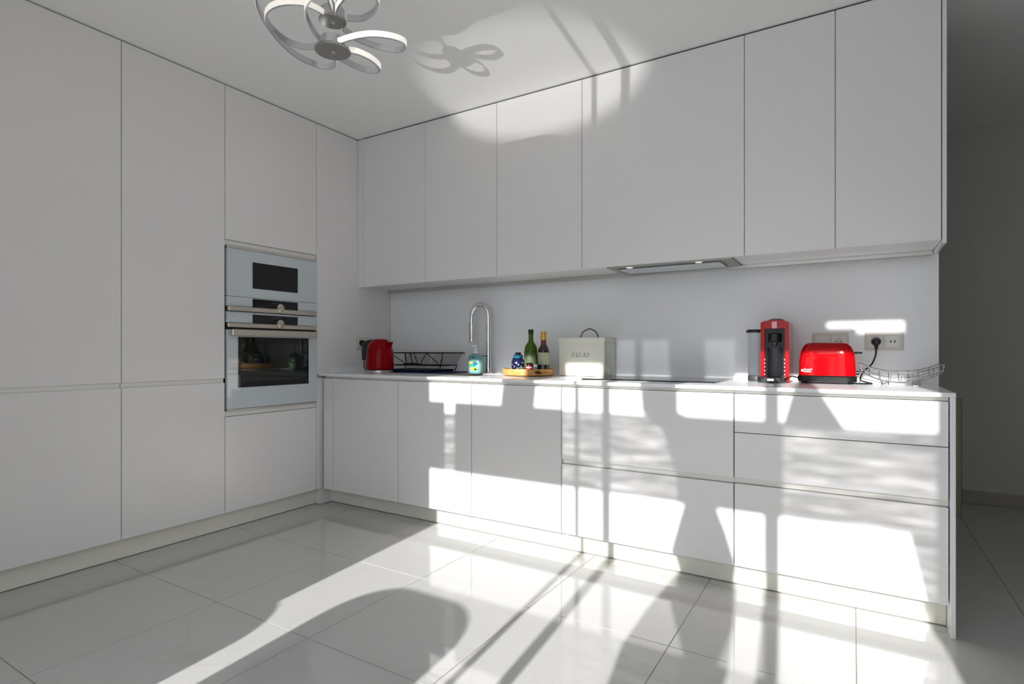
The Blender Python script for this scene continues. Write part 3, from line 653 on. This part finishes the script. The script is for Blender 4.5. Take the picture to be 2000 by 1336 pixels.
MB().sup((cx-.010, 2.975, ZC), [(.062, .048, 0), (.066, .052, .006), (.066, .052, .026), (.060, .046, .030)], 3, 36).build('drip_tray', mat('dark_chrome', (.14, .14, .15), .15, .9), cm)
MB().box(cx-.026, cx+.004, 2.920, 2.9235, ZC+.010, ZC+.021, .001).build('badge', M_CHROME, cm)
for s in (-1, 1):
    for q in range(5): MB().box(cx+s*.0435-.0025, cx+s*.0435+.0025, 2.983, 2.99, ZC+.035+q*.018, ZC+.044+q*.018, .0008).build('rib', M_CHROME, cm)
MB().sup((cx-.100, 3.10, ZC), [(.034, .034, .030), (.036, .036, .034), (.038, .038, .245), (.036, .036, .246), (.034, .034, .036)], 3, 28).build('water_tank', M_CLEAR, cm)
MB().sup((cx-.100, 3.10, ZC), [(.034, .036, 0), (.037, .038, .003), (.037, .038, .028), (.034, .035, .029)], 3, 28).build('tank_base', M_DMETAL, cm)
MB().sup((cx-.102, 3.09, ZC), [(.040, .040, .247), (.043, .044, .250), (.043, .044, .256), (.036, .036, .262)], 2.6, 28).build('tank_lid', M_BLACK, cm)

# toaster
t0x, t0y = -.105, 3.055
to = thing('toaster', (t0x, t0y, ZC), 'glossy red two-slot toaster between the coffee machine and the wire basket', 'toaster')
rows = [(.118, .072, .036)]
for q in range(1, 4): rows.append((.118-.002*q/3, .072, .036+.07*q/3))
for q in range(1, 10):
    a = q/9*PI/2; rows.append((.075+.0395*math.cos(a) if q < 9 else .074, .035+.037*math.cos(a)**.8 if q < 9 else .034, .106+.086*math.sin(a)))
MB().sup((t0x, t0y, ZC), [r for r in rows], 5.5, 56).build('body', M_RED, to)
MB().sup((t0x, t0y, ZC), [(.110, .066, .008), (.122, .076, .012), (.123, .077, .032), (.118, .073, .038)], 6, 48).build('base', M_BLACK, to)
for sx in (-1, 1):
    for sy in (-1, 1): MB().lathe((t0x+sx*.095, t0y+sy*.05, ZC), [(.010, 0), (.010, .009)], 12).build('foot', M_BLACK, to)
for sy in (-1, 1): MB().box(t0x-.066, t0x+.066, t0y+sy*.016-.010, t0y+sy*.016+.010, ZC+.1915, ZC+.193, .0005).build('slot', M_BLACK, to)
MB().box(t0x+.110, t0x+.142, t0y-.012, t0y+.012, ZC+.140, ZC+.150, .004, 2).build('lever', M_BLACK, to)
MB().cyl((t0x+.115, t0y+.03, ZC+.05), (t0x+.130, t0y+.03, ZC+.05), .010, 16).build('dial', M_BLACK, to)
yf = t0y-.0728
MB().cyl((t0x-.100, yf+.001, ZC+.062), (t0x-.100, yf-.0004, ZC+.062), .0055, 14).build('logo_dot', M_WHITE, to)
text_mesh('logo_text', 'Russell', .0125, M_WHITE, to, (t0x-.076, yf-.0003, ZC+.067), (PI/2, 0, 0))
text_mesh('logo_text', 'Hobbs', .0125, M_WHITE, to, (t0x-.079, yf-.0003, ZC+.057), (PI/2, 0, 0))
MB().tube(spline([(cx+.065, 3.16, .925), (-.235, 3.17, .918), (-.21, 3.17, .906), (-.17, 3.19, .904)], 5), .0032, 8).build('power_cord', M_BLACK, cm)

# wire fruit basket
fb = thing('fruit_basket', (.18, 3.03, ZC), 'curved chrome wire fruit basket at the right end of the worktop', 'basket')
bcx = .178; hw = .150
SEC = [(-.105, .050), (-.090, .022), (-.050, .003), (.050, .003), (.090, .022), (.105, .050)]
def bpt(u, dy, dz): return (bcx+hw*u, 3.035+dy*(1-.22*u*u), ZC+.010+.050*abs(u)**2.2+dz*(1-.25*u*u))
for j, (dy, dz) in enumerate(SEC):
    MB().tube([bpt(q/10, dy, dz) for q in range(-10, 11)], .0026 if j in (0, 5) else .0016, 8).build('rim_wire' if j in (0, 5) else 'long_wire', M_WIRE, fb)
for q in range(-4, 5):
    MB().tube([bpt(q/4, dy, dz+.0003) for dy, dz in SEC], .0026 if abs(q) == 4 else .0017, 8).build('cross_wire', M_WIRE, fb)
for sx in (-.045, .045):
    MB().tube(spline([(bcx+sx, 2.985, ZC+.016), (bcx+sx, 2.975, ZC+.006), (bcx+sx*1.25, 2.974, ZC+.0025), (bcx+sx*1.5, 2.976, ZC+.006), (bcx+sx*1.5, 2.985, ZC+.018)], 4), .0022, 8).build('foot', M_WIRE, fb)
    MB().tube(spline([(bcx+sx, 3.105, ZC+.022), (bcx+sx, 3.112, ZC+.006), (bcx+sx*1.25, 3.110, ZC+.0025), (bcx+sx*1.5, 3.104, ZC+.006), (bcx+sx*1.5, 3.095, ZC+.024)], 4), .0022, 8).build('foot', M_WIRE, fb)

# ------------------------------------------------------------------ ceiling lamp
lp = thing('ceiling_lamp', (-1.68, 1.455, CZ), 'silver ceiling lamp of looping LED ribbons around two round plates', 'lamp')
LOOPS = {
'A': [(-1.629,1.438,2.200), (-1.569,1.457,2.210), (-1.513,1.492,2.220), (-1.477,1.547,2.230), (-1.467,1.606,2.240), (-1.491,1.654,2.250), (-1.538,1.686,2.260), (-1.585,1.684,2.270), (-1.632,1.651,2.280), (-1.669,1.609,2.290), (-1.691,1.570,2.300), (-1.694,1.518,2.310)],
'B': [(-1.637,1.500,2.200), (-1.618,1.528,2.200), (-1.609,1.587,2.200), (-1.626,1.650,2.200), (-1.657,1.670,2.200), (-1.692,1.648,2.200), (-1.711,1.589,2.200), (-1.714,1.518,2.200)],
'C': [(-1.718,1.507,2.200), (-1.777,1.556,2.209), (-1.834,1.571,2.218), (-1.881,1.540,2.228), (-1.901,1.469,2.237), (-1.884,1.386,2.246), (-1.849,1.306,2.255), (-1.813,1.246,2.265), (-1.760,1.193,2.274), (-1.680,1.149,2.283), (-1.587,1.149,2.292), (-1.538,1.209,2.302), (-1.555,1.305,2.311), (-1.642,1.421,2.320)],
'D': [(-1.717,1.422,2.200), (-1.787,1.409,2.212), (-1.826,1.366,2.224), (-1.826,1.311,2.236), (-1.810,1.270,2.248), (-1.789,1.252,2.260), (-1.755,1.250,2.272), (-1.713,1.271,2.284), (-1.678,1.318,2.296), (-1.677,1.373,2.308), (-1.691,1.424,2.320)],
'E': [(-1.678,1.397,2.200), (-1.661,1.343,2.217), (-1.632,1.297,2.234), (-1.603,1.280,2.251), (-1.568,1.284,2.269), (-1.544,1.314,2.286), (-1.574,1.371,2.303), (-1.646,1.436,2.320)],
'F': [(-1.643,1.495,2.320), (-1.600,1.525,2.320), (-1.536,1.522,2.320), (-1.486,1.498,2.320), (-1.455,1.464,2.320), (-1.458,1.413,2.320), (-1.508,1.389,2.320), (-1.596,1.414,2.320), (-1.648,1.443,2.320)]}
def ribbon(pts, parent):
    P = spline(pts, 6); n = len(P); hh = .012
    area = sum(P[i].x*P[(i+1) % n].y-P[(i+1) % n].x*P[i].y for i in range(n))
    sg = 1 if area > 0 else -1
    N = []
    for i in range(n):
        t = P[min(i+1, n-1)]-P[max(i-1, 0)]; N.append(Vector((t.y, -t.x, 0)).normalized()*sg)
    def band(o0, o1, h0, h1):
        m = MB()
        m.rings([[P[i]+N[i]*o0+Vector((0, 0, h0)), P[i]+N[i]*o1+Vector((0, 0, h0)), P[i]+N[i]*o1+Vector((0, 0, h1)), P[i]+N[i]*o0+Vector((0, 0, h1))] for i in range(n)])
        return m
    r = band(-.004, .002, -hh, hh).build('ribbon', M_LAMP, parent, 50)
    band(.0021, .0035, -hh+.002, hh-.001).build('diffuser', M_LED, r, 50)
for kk in 'ABCDEF': ribbon(LOOPS[kk], lp)
MB().lathe((-1.678, 1.456, 2.183), [(.064, 0), (.066, .002), (.066, .008), (.06, .010)], 36).build('plate', M_PLATE, lp)
MB().lathe((-1.678, 1.456, 2.192), [(.045, 0), (.045, .040), (.03, .044)], 30).build('hub', M_LAMP, lp)
MB().lathe((-1.695, 1.471, 2.308), [(.049, 0), (.051, .002), (.051, .007), (.047, .009)], 36).build('plate', M_PLATE, lp)
MB().lathe((-1.695, 1.471, 2.316), [(.045, 0), (.045, .038), (.03, .042)], 30).build('hub', M_LAMP, lp)
MB().cyl((-1.69, 1.466, 2.35), (-1.69, 1.466, CZ-.03), .010, 14).build('stem', M_LAMP, lp)
MB().lathe((-1.69, 1.466, CZ-.035), [(.05, 0), (.06, .006), (.06, .0345)], 32).build('canopy', M_LAMP, lp)
for (px, py, pzz) in ((-1.678, 1.456, 2.181), (-1.695, 1.471, 2.306)): MB().box(px-.004, px+.004, py-.009, py+.009, pzz-.002, pzz+.003).build('screw_slot', M_CHROME, lp)
